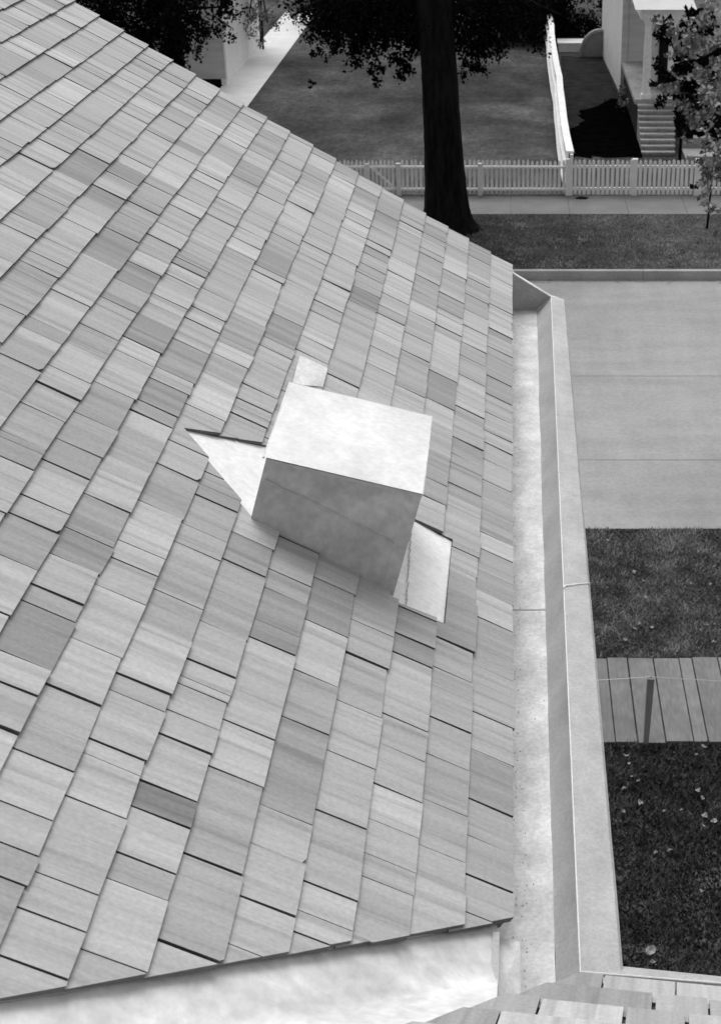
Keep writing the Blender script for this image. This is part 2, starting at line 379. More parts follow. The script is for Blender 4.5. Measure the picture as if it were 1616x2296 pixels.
# thin under-course that peeks out at the valley cut
b=MB(); r=random.Random(4)
d=Vector((1.745-2.474,.971)).normalized(); p=Vector((2.478,.004)); s=0
while s<3.2:
    l=r.uniform(.18,.42); o_=r.uniform(-.002,.009)
    nrm=Vector((-d.y,d.x)) # towards valley
    if nrm.x>0: nrm=-nrm
    a=p+d*s; c=p+d*(s+l-.004); 
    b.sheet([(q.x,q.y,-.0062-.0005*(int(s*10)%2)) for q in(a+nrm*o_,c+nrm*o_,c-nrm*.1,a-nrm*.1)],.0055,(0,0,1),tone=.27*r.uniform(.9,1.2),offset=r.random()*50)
    s+=l
par(b.build('under_shingle',M['shingle'],mw=FR1))
# back slope and ridge
RX=-4.26*ct; RZ=EZ+4.26*st
b=MB(); b.sheet([(RX,YR-.02,RZ),(RX,-1.2,RZ),(2*RX,-1.2,EZ),(2*RX,YR-.02,EZ)],.04,(-st,0,ct),tone=.4,offset=3)
par(b.build('back_roof_slope',M['shingle']))
b=MB(); b.bar((RX,-1.0,RZ+.02),(RX,YR,RZ+.02),.16,.03,tone=.4,offset=7); par(b.build('ridge_cap',M['shingle']))
# walls of the two wings
b=MB()
b.box(2*RX+.3,-.3,2.0,YR-.28,0,EZ-.32)
b.add([(2*RX+.3,YR-.28,EZ-.32),(-.3,YR-.28,EZ-.32),(RX,YR-.28,RZ-.36),(2*RX+.3,2.0,EZ-.32),(-.3,2.0,EZ-.32),(RX,2.0,RZ-.36)],[(0,1,2),(5,4,3),(1,4,5,2),(0,2,5,3)])
par(b.build('wall',M['siding']))
b=MB(); b.box(-9,8,-6.5,1.62,0,EZ-.32); par(b.build('wall',M['siding']))
# rake board along the far gable edge
b=MB(); b.bar(FR1@Vector((YR-.03,-.02,-.07)),FR1@Vector((YR-.03,4.24,-.07)),.03,.12,up=(st,0,ct)); par(b.build('rake_board',M['white']))

# gutter along the main eave: cross section that widens towards the far end
YA,YB=2.27,7.105
def sec(Y,zl=0):
    ya,yb=2.74,7.105; t=(Y-ya)/(yb-ya)
    fe=.1045+t*(.131-.1045); li=.158+t*(.2006-.158); ou=.258+t*(.2756-.258)
    zf=7.975; lp_=8.045
    return [(-.06,zf+.004),(.0,zf),(fe,zf),(fe+.006,zf+.003),(li-.003,lp_-.004),(li,lp_)],[(li,lp_+.002),(li+.006,lp_+.003),(li+(ou-li)*.5,lp_-.002),(ou-.008,lp_-.010),(ou-.001,lp_-.020),(ou+.001,lp_-.06),(ou-.01,lp_-.2),(ou-.06,lp_-.26),(ou-.2,lp_-.27)]
def extrude(name,idx,rng,m,parts=24,smooth=False,ya=YA,yb=YB,wob=.0012,mitre=None):
    b=MB(); rows=[]; r=random.Random(idx*7+3); prof_n=None
    for i in range(parts+1):
        Y=ya+(yb-ya)*i/parts; pr=sec(Y)[idx][rng[0]:rng[1]]; prof_n=len(pr)
        j=r.uniform(-wob,wob)
        rows+= [(x+j,Y+(mitre(x) if (mitre and i==0) else 0),z+r.uniform(-wob,wob)*.6) for x,z in pr]
    fs=[(i*prof_n+k,i*prof_n+k+1,(i+1)*prof_n+k+1,(i+1)*prof_n+k) for i in range(parts) for k in range(prof_n-1)]
    b.add(rows,fs); return b.build(name,m,smooth=smooth)
gut=extrude('gutter',0,(0,3),M['metal'],30); par(gut); gut['label']='long metal gutter running away along the eave of the main roof'
def sub(o,p):
    o.parent=p; o.matrix_parent_inverse=p.matrix_world.inverted() if False else Matrix(); return o
gw=sub(extrude('gutter_side',0,(2,6),M['metal_wall'],30,True),gut)
gm=lambda x:(x-.16)*.28+.02
gr=sub(extrude('gutter_rim',1,(0,9),M['gutter_face'],30,False,ya=2.335,wob=.0006),gut)
b=MB(); pts=[(sec(Y)[0][5][0]+.001,Y,8.047) for Y in np.linspace(2.33,7.1,20)]; b.tube(pts,.0022,6); sub(b.build('rim_bead',M['solder'],smooth=True),gut)
# end cap at the far gable end, its top following the roof slope
b=MB(); Y=7.105
cap=[(-.03,Y,8.19),(.0067,Y,8.170),(.2006,Y,8.0456),(.262,Y,8.022),(.2756,Y,7.99),(.27,Y,7.85),(.1,Y,7.78),(-.03,Y,7.78)]
b.sheet(cap,.006,(0,-1,0)); sub(b.build('end_cap',M['metal_wall']),gut)
b=MB(); 
for p,q in(((-.03,8.195),(.2006,8.048)),((.2006,8.048),(.262,8.026)),((.262,8.026),(.277,7.985))): b.bar((p[0],Y+.006,p[1]),(q[0],Y+.006,q[1]),.03,.005)
b.tube([(.131,Y-.008,7.978),(.168,Y-.01,8.012),(.2,Y-.006,8.046)],.006,6)
sub(b.build('cap_rim',M['metal']),gut)
# lap seams across the gutter
Ys=at(1190,1368,7.975).y; s0,s1=sec(Ys)
b=MB(); b.box(0,s0[2][0],Ys-.002,Ys+.004,7.974,7.9775); sub(b.build('lap_seam',M['metal_wall']),gut)
b=MB(); pr=s1[:6]; b.tube([(p[0],Ys+.01+.02*k,p[1]+.001) for k,p in enumerate(pr)][::1],[.003,.005,.004,.003,.002,.002],6)
sub(b.build('solder_seam',M['solder'],smooth=True),gut)
b=MB(); r=random.Random(2)
for k in range(26):
    t=k/25; x=.158+t*.095; z=8.049-.05*max(0,t-.4)**1.5; b.tube([(x,2.352+r.uniform(-.006,.006),z-.004),(x+.002,2.352+r.uniform(-.006,.006),z+.003)],r.uniform(.004,.008),6)
for k in range(18):
    t=k/17; x=.118+t*.04; b.tube([(x,2.30+t*.04+r.uniform(-.006,.006),8.012+t*.03),(x+.002,2.302+t*.04,8.018+t*.03)],r.uniform(.003,.007),6)
sub(b.build('corner_solder',M['solder'],smooth=True),gut)

# second eave (of the slope under the camera): rim that runs off to the right
def along(s,up,out): return C2+D2*s-Vector((H2.x,H2.y,0))*out+Vector((0,0,up))
b=MB(); 
lip0,lip1=at(1298,2180,8.045),at(1616,2206,8.045); o0,o1=at(1380,2165,8.0),at(1616,2190,8.0)
e=(lip1-lip0).normalized(); e2=(o1-o0).normalized()
lipA=lip0-e*.0; lipB=lip0+e*7; oA=o0+(-e2)*.0; oB=o0+e2*7
rows=[]
for L_,O_ in((lipA,oA),(lipB,oB)):
    for t,dz in((0,.0),(.3,.006),(.62,.004),(.85,-.004),(1,-.0)): 
        q=L_.lerp(O_,t); rows.append((q.x,q.y,q.z+dz))
    rows.append((O_.x,O_.y+.004,O_.z-.05)); rows.append((O_.x,O_.y-.02,O_.z-.17)); rows.append((O_.x,O_.y-.2,O_.z-.23))
n=8; b.add(rows,[(k,k+1,n+k+1,n+k) for k in range(n-1)])
g2=par(b.build('front_gutter',M['gutter_face'])); g2['label']='gutter rim of the near slope running off to the right'
b=MB(); 
fA=lip0+Vector((0,-.02,-.05)); fB=lipB+Vector((0,-.02,-.05)); back=Vector((0,-.14,-.02))
b.add([lipA,lipB,fB,fA,fB+back,fA+back],[(0,1,2,3),(3,2,4,5)]); sub(b.build('gutter_side',M['metal_wall']),g2)
b=MB(); b.tube([lipA+Vector((0,0,.002)),lipA.lerp(lipB,.5)+Vector((0,0,.002)),lipB+Vector((0,0,.002))],.0022,6); sub(b.build('rim_bead',M['solder']),g2)

# second slope, under the camera
def uv2(px,py,nn=0):
    n_=U2.cross(V2); d=Vector(((px-PX)/F,ca+(PY-py)/F*sa,-sa+(PY-py)/F*ca)); o=Vector((0,0,CAMZ)); t=(C2+n_*nn-o).dot(n_)/d.dot(n_); q=o+d*t-C2
    return (q.dot(U2),q.dot(V2))
q1=uv2(1300,2192); q2=uv2(990,2283)
nm=shingles(-7,3.5,26,E1,[(q1,q2,(-3,.5),.006)],[],77,.47,None,1.15,0)
r2=par(nm.build('front_shingle_roof',M['shingle'],mw=FR2)); r2['label']='corner of the near shingled slope at the bottom right'
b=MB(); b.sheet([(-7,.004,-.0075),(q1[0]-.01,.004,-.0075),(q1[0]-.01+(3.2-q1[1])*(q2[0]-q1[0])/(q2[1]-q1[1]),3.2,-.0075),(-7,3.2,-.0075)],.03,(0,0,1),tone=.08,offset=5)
par(b.build('roof_boarding',M['shingle'],mw=FR2))
# valley flashing: two planes that meet in a crease
n1=U1.cross(V1); n2=U2.cross(V2); cr=n1.cross(n2); cr=cr*(1 if cr.z>0 else -1); cr.normalize()
dz=Vector((0,0,-.019)); A=C2+cr*(.045)+dz; B=C2+cr*4.6+dz
b=MB(); seg=60
rr=random.Random(8)
rows=[]
for i in range(seg+1):
    c=A.lerp(B,i/seg)
    w=.5; row=[]
    for k,t in enumerate((-1,-.6,-.32,-.12,-.04,0,.04,.12,.3,.6,1)):
        if t<=0: q=c+U1*(-t)*w      # lies in plane one, towards +Y
        else: q=c-U2*t*w
        if q.x>-.028: q=q+(c-q)*min(1,(q.x+.028)/max(1e-4,q.x-c.x))
        q=q+Vector((0,0,.006*max(0,1-abs(t)*12)))+Vector((0,0,rr.uniform(-.0008,.0008) if abs(t)<.9 else 0)); row.append(tuple(q))
    rows+=row
n=11; b.add(rows,[(i*n+k,i*n+k+1,(i+1)*n+k+1,(i+1)*n+k) for i in range(seg) for k in range(n-1)])
for f_ in (0,): pass
vf=par(b.build('valley_flashing',M['metal_white'],smooth=True)); vf['label']='bright wrinkled sheet metal in the valley at the bottom left'
b=MB()
pt=at(1111,2094,EZ+.005); pb=at(1108,2246,EZ-.0)
b.bar(pt,pb,.016,.012); sub(b.build('lap_seam',M['metal_wall']),vf)
b=MB(); b.sheet([(-.05,2.46,EZ-.03),(.02,2.46,EZ-.045),(.02,2.20,EZ-.1),(-.05,2.20,EZ-.06)],.004,(0,0,1)); #apron into the gutter
sub(b.build('apron',M['metal']),vf)

# roof vent
vb1=Vector((-.6999,VY,8.6395)); vb2=Vector((-.3202,VY,8.4011)); vt1=Vector((-.6503,VY,8.8275)); vt2=Vector((-.2391,VY,8.7200))
dn=Vector((0,0,-.05)); Lv=.51
def back(p,sx=0,dz=0): return Vector((p.x+sx,p.y+Lv,p.z+dz))
sink=Vector((-st,0,-ct))*.03
b=MB(); v=[vb1+sink,vb2+sink,vt2,vt1,back(vb1)+sink,back(vb2)+sink,back(vt2),back(vt1)]
b.add([(vb1+vb2)/2+Vector((0,-.004,.05))]+v,[(1,2,0),(2,3,0),(3,4,0),(4,1,0),(2,6,7,3),(4,8,5,1),(6,5,8,7)])
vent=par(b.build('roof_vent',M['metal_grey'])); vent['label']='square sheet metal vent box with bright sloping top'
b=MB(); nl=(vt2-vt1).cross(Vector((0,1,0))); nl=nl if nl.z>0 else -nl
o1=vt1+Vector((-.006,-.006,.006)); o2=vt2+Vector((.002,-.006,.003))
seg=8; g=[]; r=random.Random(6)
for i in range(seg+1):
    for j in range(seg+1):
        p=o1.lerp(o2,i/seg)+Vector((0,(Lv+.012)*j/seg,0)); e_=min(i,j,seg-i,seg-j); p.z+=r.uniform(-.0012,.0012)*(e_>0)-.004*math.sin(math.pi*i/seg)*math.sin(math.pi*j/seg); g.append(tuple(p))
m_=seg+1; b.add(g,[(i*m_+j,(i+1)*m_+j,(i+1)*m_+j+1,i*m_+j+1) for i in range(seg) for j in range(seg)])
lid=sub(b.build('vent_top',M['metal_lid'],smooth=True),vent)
b=MB()
def lerpq(a,b_,c,d_,s,t): return a.lerp(b_,s).lerp(d_.lerp(c,s),t)
# raised folded edges and a crimped seam across the front sheet
r=random.Random(12); pts=[]
for i in range(28):
    s=.02+.88*i/27; t=.68-.22*s; q=lerpq(vb1,vb2,vt2,vt1,s,t)+Vector((0,-.004,r.uniform(-.003,.003))); pts.append(q)
b.tube(pts,[r.uniform(.0012,.0026) for _ in pts],5)
b.bar(vb2.lerp(vb1,.09)+Vector((0,-.001,.0)),vt2.lerp(vt1,.09)+Vector((0,-.001,0)),.010,.002,up=(0,1,0))
b.bar(vt1+Vector((0,-.004,-.004)),vt2+Vector((0,-.004,-.004)),.010,.004,up=(0,1,0))
sub(b.build('folded_seam',M['metal_grey']),vent)
# bright flashing sheets on both sides of the box, seen through the cut shingles
for poly,nn in(([(4.06,.80),(3.80,1.18),(3.50,.86),(3.50,.80)],-.005),([(4.08,.41),(4.08,.17),(3.48,.175),(3.48,.41)],-.004)):
    b=MB(); pts=[FR1@Vector((p[0],p[1],nn)) for p in poly]; b.sheet(pts,.001,n1); sub(b.build('side_flashing',M['metal_flash']),vent)
b=MB(); a=FR1@Vector((4.0,.366,0)); 
b.sheet([FR1@Vector(q) for q in((4.725,.862,.0145),(4.735,.752,.0165),(4.56,.750,.0165),(4.47,.851,.0145))],.002,n1) if 0 else None
for k in range(20):
    t=k/19; p=FR1@Vector((3.53+.45*t,.362-.016*(1-t)+r.uniform(-.002,.002),0)); b.tube([p,p+Vector((.002,.026,0))],.0016,5)
sub(b.build('solder_line',M['metal_wall']),vent)
b=MB(); b.sheet([FR1@Vector(q) for q in((4.705,.858,.0135),(4.725,.752,.0145),(4.56,.750,.0145),(4.46,.850,.0135))],.003,n1); sub(b.build('patch_sheet',M['metal']),vent)

b=MB()
for a_,c_ in((o1+Vector((0,Lv+.012,0)),o2+Vector((0,Lv+.012,0))),(o1,o1+Vector((0,Lv+.012,0))),(o2,o2+Vector((0,Lv+.012,0)))): b.tube([a_+Vector((0,0,-.002)),a_.lerp(c_,.5)+Vector((0,0,-.003)),c_+Vector((0,0,-.002))],.0032,6)
sub(b.build('rolled_hem',M['metal']),vent)
b=MB(); r=random.Random(44)
for k in range(260):
    Y=r.uniform(2.45,7.05); x=abs(r.gauss(0,.022))+.002 if r.random()<.8 else r.uniform(0,.1); q=r.uniform(.0006,.0017)
    b.sheet([(x-q,Y-q*1.4,7.9765),(x+q,Y-q,7.977),(x+q*.7,Y+q*1.6,7.9768),(x-q*.8,Y+q,7.9766)],.001,(0,0,1))
tag(b.build('roof_grit',M['post']),'fine dark grit lying in the gutter trough along the shingle edge','grit',kind='stuff')

# ---------------- post and wire by the boardwalk ----------------
pb=at(1446.5,1670); hgt=1.12
b=MB(); tp=atY(1458,1519,pb.y)
w0,w1=.030,.040
v=[(pb.x-w0,pb.y-w0,0),(pb.x+w0,pb.y-w0,0),(pb.x+w0,pb.y+w0,0),(pb.x-w0,pb.y+w0,0),(tp.x-w1,tp.y-w1,tp.z),(tp.x+w1,tp.y-w1,tp.z),(tp.x+w1,tp.y+w1,tp.z),(tp.x-w1,tp.y+w1,tp.z)]
b.add(v,[(3,2,1,0),(4,5,6,7),(0,1,5,4),(1,2,6,5),(2,3,7,6),(3,0,4,7)]); b.tube([(tp.x,tp.y,tp.z),(tp.x,tp.y,tp.z+.012)],.008,6)
tag(b.build('wooden_post',M['post']),'slim grey wooden post standing at the near edge of the boardwalk','post')
b=MB(); z=tp.z+.008
for s in(-1,1):
    pts=[]
    for i in range(13):
        t=i/12; x=tp.x+s*4*t; pts.append((x,tp.y,z-.09*math.sin(math.pi*t)-.03*t))
    b.tube(pts,.0035,5)
tag(b.build('guard_wire',M['wire']),'thin pale wire strung over the top of the wooden post','wire')

# ---------------- picket fences ----------------
FY=38.6
def fence_run(b_p,x0,x1,y,h,pitch,front,seed,wd=.068):
    r=random.Random(seed); x=x0
    while x<x1-wd*.5:
        t=r.uniform(-.012,.012); hh=h+r.uniform(-.02,.02); yy=y+(-.03 if front else .03)
        v=[(x,yy-.011,.03),(x+wd,yy-.011,.03),(x+wd+t,yy-.011,hh-.05),(x+wd/2+t,yy-.011,hh),(x+t,yy-.011,hh-.05)]
        b_p.sheet(v,.02,(0,-1,0)); x+=pitch*r.uniform(.97,1.03)
fx=at(1272,437).x
fl=tag(empty('picket_fence',(0,FY,0)),'grey-white picket fence behind the big tree, rails towards the street','fence')
def rel(o,p): o.parent=p; o.matrix_parent_inverse=Matrix.Translation(-p.location); return o
gx0,gx1=atY(800,437,FY).x-.6,atY(893,437,FY).x
b=MB(); fence_run(b,gx1+.1,fx-.05,FY,.93,.118,False,1); rel(b.build('pickets',M['fence_front']),fl)
b=MB(); fence_run(b,gx0-14,gx0-.1,FY,.93,.118,False,2); rel(b.build('pickets',M['fence_front']),fl)
for z in(.76,.17):
    for a,c in((gx1+.05,fx-.05),(gx0-14,gx0-.05)):
        b=MB(); b.box(a,c,FY-.065,FY+.012,z-.028,z+.028); rel(b.build('rail',M['white']),fl)
for px in(gx1+.02,gx0-.02,atY(1076,437,FY).x,gx0-3,gx0-6,gx0-9):
    b=MB(); b.box(px-.06,px+.06,FY-.08,FY+.011,0,.86); rel(b.build('post',M['fence_front']),fl)
fr=tag(empty('picket_fence',(5,FY,0)),'brighter white picket fence right of the side fence, pickets facing the street','fence')
xr=atY(1560,437,FY).x
b=MB(); fence_run(b,fx+.03,xr+6,FY,.95,.122,True,3,.078); rel(b.build('pickets',M['fence_white']),fr)
for z in(.76,.17):
    b=MB(); b.box(fx,xr+6,FY-.018,FY+.035,z-.035,z+.035); rel(b.build('rail',M['fence_white']),fr)
for px in(fx+.0,atY(1420,437,FY).x,xr,xr+2.2,xr+4.4):
    b=MB(); b.box(px-.07,px+.07,FY-.06,FY+.06,0,.97); rel(b.build('post',M['fence_white']),fr)
gt=tag(empty('garden_gate',(gx0,FY,0)),'white picket gate with a diagonal brace, left of the tree trunk','gate')
b=MB(); fence_run(b,gx0+.06,gx1-.08,FY,.93,.105,False,4); rel(b.build('pickets',M['fence_front']),gt)
b=MB(); b.box(gx0+.05,gx1-.07,FY-.04,FY+.012,.73,.785); rel(b.build('rail',M['white']),gt)
b=MB(); b.box(gx0+.05,gx1-.07,FY-.04,FY+.012,.14,.195); rel(b.build('rail',M['white']),gt)
b=MB(); b.bar((atY(834,380,FY).x,FY-.055,.75),(atY(887,425,FY).x,FY-.055,.19),.02,.055); rel(b.build('brace',M['white']),gt)
b=MB(); x_=atY(824,400,FY).x; b.box(x_-.06,x_+.06,FY-.05,FY+.0105,.05,.84); rel(b.build('stile',M['fence_front']),gt)
# side fence running away between the two gardens
sf=tag(empty('side_fence',(fx,50,0)),'tall white board fence running away between the two gardens','fence')
b=MB(); r=random.Random(31); y=FY+.15; top=1.1
def wob(y): return .02*math.sin(y*.55)+.012*math.sin(y*1.3+1)-.0
while y<82:
    xx=fx-.02+wob(y); h=top+r.uniform(-.03,.03); ln=.10+r.uniform(-.05,.05)
    b.box(xx-.012+ln*0,xx+.012,y,y+.095,.02,h,tone=1); y+=.125
rel(b.build('pickets',M['fence_white']),sf)
for z,dx,wid in((.3,-.10,.13),(.80,-.09,.10),(1.12,.02,.20)):
    b=MB(); y=FY+.1
    while y<82:
        b.bar((fx+wob(y)+dx,y,z),(fx+wob(y+2)+dx,y+1.98,z),wid,.05); y+=2
    rel(b.build('rail',M['fence_white']),sf)
y=FY
while y<82:
    b=MB(); xx=fx+.0+wob(y); b.box(xx+.02,xx+.10,y-.05,y+.05,0,top-.01); rel(b.build('post',M['fence_white']),sf); y+=4.0

# ---------------- foliage ----------------
def crown(name,clumps,leaf,m,parent,seed,dens=1.0,dark=.5):
    "clumps: (x,y,z,radius,count); many small bent leaf faces spread through each clump"
    r=np.random.RandomState(seed); P=[];Tn=[]
    for (x,y,z,rad,cnt) in clumps:
        cnt=int(cnt*dens*(1.7 if rad>=.7 and m is M['leaf_dark'] else 1)); nsub=max(3,int(cnt/45)); 
        sc=r.normal(0,.48,(nsub,3))*rad*np.array([1,1,.72]); 
        idx=r.randint(0,nsub,cnt); q=sc[idx]+r.normal(0,.17,(cnt,3))*rad
        P.append(q+np.array([x,y,z])); st_=r.uniform(.45,1.5,nsub)[idx]*r.uniform(.4,1.5,cnt); Tn.append(st_)
    P=np.concatenate(P);Tn=np.concatenate(Tn);n=len(P)
    a=r.normal(0,1,(n,3)); a/=np.linalg.norm(a,axis=1,keepdims=True); c=r.normal(0,1,(n,3)); c[:,2]*=.6; c=np.cross(a,c); c/=np.linalg.norm(c,axis=1,keepdims=True)
    s=leaf*r.uniform(.6,1.3,n)[:,None]; nn=np.cross(a,c)
    vs=np.stack([P-a*s*.5,P+c*s*.32+nn*s*.1,P+a*s*.5,P-c*s*.32+nn*s*.1],1).reshape(-1,3)
    me=bpy.data.meshes.new(name); me.from_pydata(vs.tolist(),[],np.arange(4*n).reshape(-1,4).tolist()); me.materials.append(m)
    at_=me.attributes.new('tone','FLOAT','POINT'); at_.data.foreach_set('value',np.repeat(Tn,4))
    o=bpy.data.objects.new(name,me); C.objects.link(o); rel(o,parent); return o
def trunk(parent,pts,rad,limbs,n=14,name='trunk'):
    b=MB(); b.tube(pts,rad,n)
    for l,r_ in limbs: b.tube(l,r_,7)
    return rel(b.build(name,M['bark'],smooth=True),parent)
# big street tree
tx,ty=-1.56,35.3
big=tag(empty('street_tree',(tx,ty,0)),'large dark-trunked tree standing in the grass verge before the picket fence','tree')
b=MB(); rings=40; seg=30; r=random.Random(3); vs=[];fs=[]
for i in range(rings+1):
    t=i/rings; z=-.05+6.2*t; 
    fl_=.46+.5*math.exp(-z/.28)*.34+.10*math.exp(-z/1.6)-.012*z
    cxx=tx+ -.02*z+(-.012*z*z*.3); cyy=ty+.02*z
    for j in range(seg):
        an=2*math.pi*j/seg; ro=fl_*(1+.05*math.sin(an*7+.5*math.sin(z*2))+.03*math.sin(an*13+z)+(.16*math.exp(-z/.35)*math.sin(an*4+.7))+r.uniform(-.02,.02))
        if z>5: ro*=1+(z-5)*.12
        vs.append((cxx+ro*math.cos(an)*.98,cyy+ro*math.sin(an),z))
for i in range(rings):
    for j in range(seg): fs.append((i*seg+j,i*seg+(j+1)%seg,(i+1)*seg+(j+1)%seg,(i+1)*seg+j))
b.add(vs,fs); zt=6.1; cx_,cy_=tx-.25,ty+.12
for l,r_ in [([(cx_,cy_,5.6),(cx_-1.5,cy_+.6,7.6),(cx_-3,cy_+1.2,10)],[.4,.28,.12]),([(cx_,cy_,5.6),(cx_+1.4,cy_+.5,8),(cx_+2.5,cy_+1,11)],[.38,.26,.1]),([(cx_,cy_,5.6),(cx_,cy_+1.8,8.2),(cx_+.2,cy_+3,12)],[.36,.24,.1]),
            ([(cx_,cy_,5.2),(cx_-2,cy_+.6,5.6),(cx_-3.4,cy_+.9,4.9)],[.16,.08,.02]),([(cx_,cy_,5.0),(cx_+1.6,cy_+.7,5.5),(cx_+3,cy_+1.2,4.9)],[.15,.08,.02])]: b.tube(l,r_,8)
rel(b.build('trunk',M['bark'],smooth=True),big)
def cl(px,py,Y,rad,cnt): p=atY(px,py,Y); return (p.x,p.y,p.z,rad,cnt)
low=[cl(745,60,36.5,.8,420),cl(790,20,36,.9,600),cl(850,80,36,.7,420),cl(880,150,36,.42,150),cl(905,40,36,.8,500),cl(860,10,36,.9,600),cl(930,110,36,.4,120),
     cl(1060,60,36.5,.8,420),cl(1100,100,36.5,.55,180),cl(1130,40,37,.8,330),cl(1050,165,36.3,.34,80),cl(1180,30,37.5,.7,260),cl(1040,10,36,.8,400),cl(1085,140,36.5,.35,60),cl(725,120,37,.28,40),cl(840,178,36,.22,36),cl(700,190,37,.14,16),cl(1010,120,36.4,.4,90),cl(765,105,36.2,.35,60),cl(805,125,36.2,.4,90),cl(835,150,36,.25,40),cl(1085,95,36.3,.45,130),cl(780,70,36.2,.6,200),cl(915,150,36,.3,60),cl(1045,120,36,.35,80),
     cl(960,20,35.9,.9,500),cl(1120,-20,36.5,1,500),cl(720,-20,36.5,1,500)]
rb=random.Random(15); up=[]
for k in range(24):
    a=rb.uniform(0,6.28); rr_=rb.uniform(.5,3.6); z=rb.uniform(7.4,12.5); up.append((tx-.4+rr_*math.cos(a),ty+2.2+rr_*math.sin(a)*.8,z,1.2,150))
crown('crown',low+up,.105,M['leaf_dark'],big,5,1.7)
# trees over the left garden
def tree(px,py,Y,h,clumps,label,leafsize=.16,m='leaf_dark',seed=1,name='garden_tree',tr=.18,dens=1,group=None):
    p=at(px,py); p=Vector((atY(px,py,Y).x,Y,0)); e=tag(empty(name,p),label,'tree',group)
    top=Vector((p.x,p.y,h)); 
    lim=[([p+Vector((0,0,h*.45)),Vector((c[0],c[1],c[2]))],[tr*.45,.03]) for c in clumps[:6]]
    trunk(e,[p-Vector((0,0,.1)),p+Vector((.05,0,h*.3)),p+Vector((-.05,.1,h*.65)),top],[tr*1.25,tr,tr*.7,tr*.25],lim,9)
    crown('crown',clumps,leafsize*.74,M[m],e,seed,dens*1.6); return e
tree(380,60,49,7.5,[cl(x,y,48+((x*7)%5)*.5,rad,c) for x,y,rad,c in((215,-30,1.3,900),(290,-10,1.4,1000),(300,55,1.0,800),(360,20,1.2,900),(350,90,.9,700),(400,60,.9,520),(375,130,.6,380),(420,120,.6,300),(330,-60,1.5,700),(250,20,.9,600),(400,-20,1,600))],
     'dense dark evergreen tree behind the upper edge of the shingled roof','.' and .17,'leaf_dark',31,dens=.62)
tree(398,90,50.5,6.5,[cl(x,y,50+((x*3)%4)*.4,rad,c) for x,y,rad,c in((455,0,.9,420),(470,50,.8,330),(425,110,.45,160),(500,15,.6,200),(400,158,.35,120),(450,70,.4,110),(485,-30,1,420),(395,160,.3,70))],
     'slender dark tree in front of the pale outbuilding at the top left',.17,'leaf_dark',32,tr=.13,dens=.5)
tree(585,40,60,7,[cl(x,y,58,rad,c) for x,y,rad,c in((560,25,.7,150),(600,50,.7,110),(640,10,.7,190),(560,-20,1,260),(620,-20,1,260),(585,95,.3,36),(545,60,.5,70),(680,0,.8,200))],
     'thin leafy tree whose leaves overhang the pale garden path',.15,'leaf',33,tr=.035)
tree(1150,10,62,8,[cl(x,y,62+((x*3)%5)*.6,rad,c) for x,y,rad,c in((1120,20,1.2,560),(1165,40,1.0,560),(1190,70,.8,480),(1205,20,1,560),(1150,-20,1.5,700),(1100,-10,1.3,560),(1070,20,1,300),(1200,95,.4,170),(740,10,1.4,700),(790,-15,1.5,700))][:8],
     'dark bushy tree beside the far end of the white side fence',.2,'leaf_dark',34,tr=.2)
tree(1250,60,62,6,[cl(x,y,61.5+((x*3)%5)*.4,rad,c) for x,y,rad,c in((1240,20,1.0,700),(1250,65,.8,600),(1275,80,.7,420),(1240,95,.5,300),(1300,70,.6,200),(1255,-10,1.2,600),(1320,45,.8,260))],
     'dark shrub-like tree between the side fence and the white house',.18,'leaf_dark',35,tr=.12)
tree(760,-10,66,7,[cl(x,y,66,rad,c) for x,y,rad,c in((730,10,1.2,520),(780,20,1.2,520),(830,5,1.4,560),(880,30,1.2,400),(930,0,1.4,500),(760,-30,1.6,600),(700,30,.6,120))],
     'dark hedge-like tree at the far end of the lawn, left of the big trunk',.2,'leaf_dark',36,tr=.2)
# the tree on the right whose branches hang over the street
e=tag(empty('street_tree',(7.2,18.0,0)),'leafy tree at the right edge with leaves coloured pale as if sunlit over the porch','tree')
rb=random.Random(40)
hang=[cl(x,y,23.6+rb.uniform(-1,1),rad,c) for x,y,rad,c in((1600,25,.5,130),(1560,50,.42,90),(1530,90,.36,90),(1570,120,.42,130),(1545,150,.36,110),(1600,160,.42,120),(1500,120,.25,34),(1520,180,.3,80),(1575,210,.4,110),(1610,250,.4,110),(1560,270,.28,60),(1590,310,.36,90),(1535,235,.2,30),
   (1600,360,.3,80),(1605,400,.26,60),(1590,430,.2,36),(1610,470,.2,34),(1570,455,.12,12),(1548,315,.14,18),(1580,380,.2,34),(1640,100,.8,260),(1650,220,.8,260),(1650,330,.6,200),(1640,420,.5,120),(1610,80,.5,120),(1480,45,.2,20),(1608,520,.12,10))]
off=[(rb.uniform(4.9,9),rb.uniform(15,22),rb.uniform(4.2,11),1.0,160) for _ in range(36)]
trunk(e,[(7.2,18,-.1),(7.15,18.05,2),(7.0,18.2,4.5),(7.0,18.4,9.5)],[.36,.28,.22,.06],[([(7.1,18.1,3.6),(5.6,21,5.6),(3.9,23.2,5.4),(3.1,23.6,4.9)],[.14,.09,.04,.015]),([(7.05,18.15,4.2),(5.2,21.5,7),(3.4,23.4,6.5),(2.7,23.6,6.1)],[.13,.08,.04,.012]),([(7.1,18,4),(8.6,17,7.5)],[.13,.04]),([(7.1,18,5),(6,16.5,8.5)],[.13,.04])],9)
crown('crown',hang,.095,M['leaf'],e,41,1.5)  # lit leaves put into the colour: pale crown here, near-black clusters next
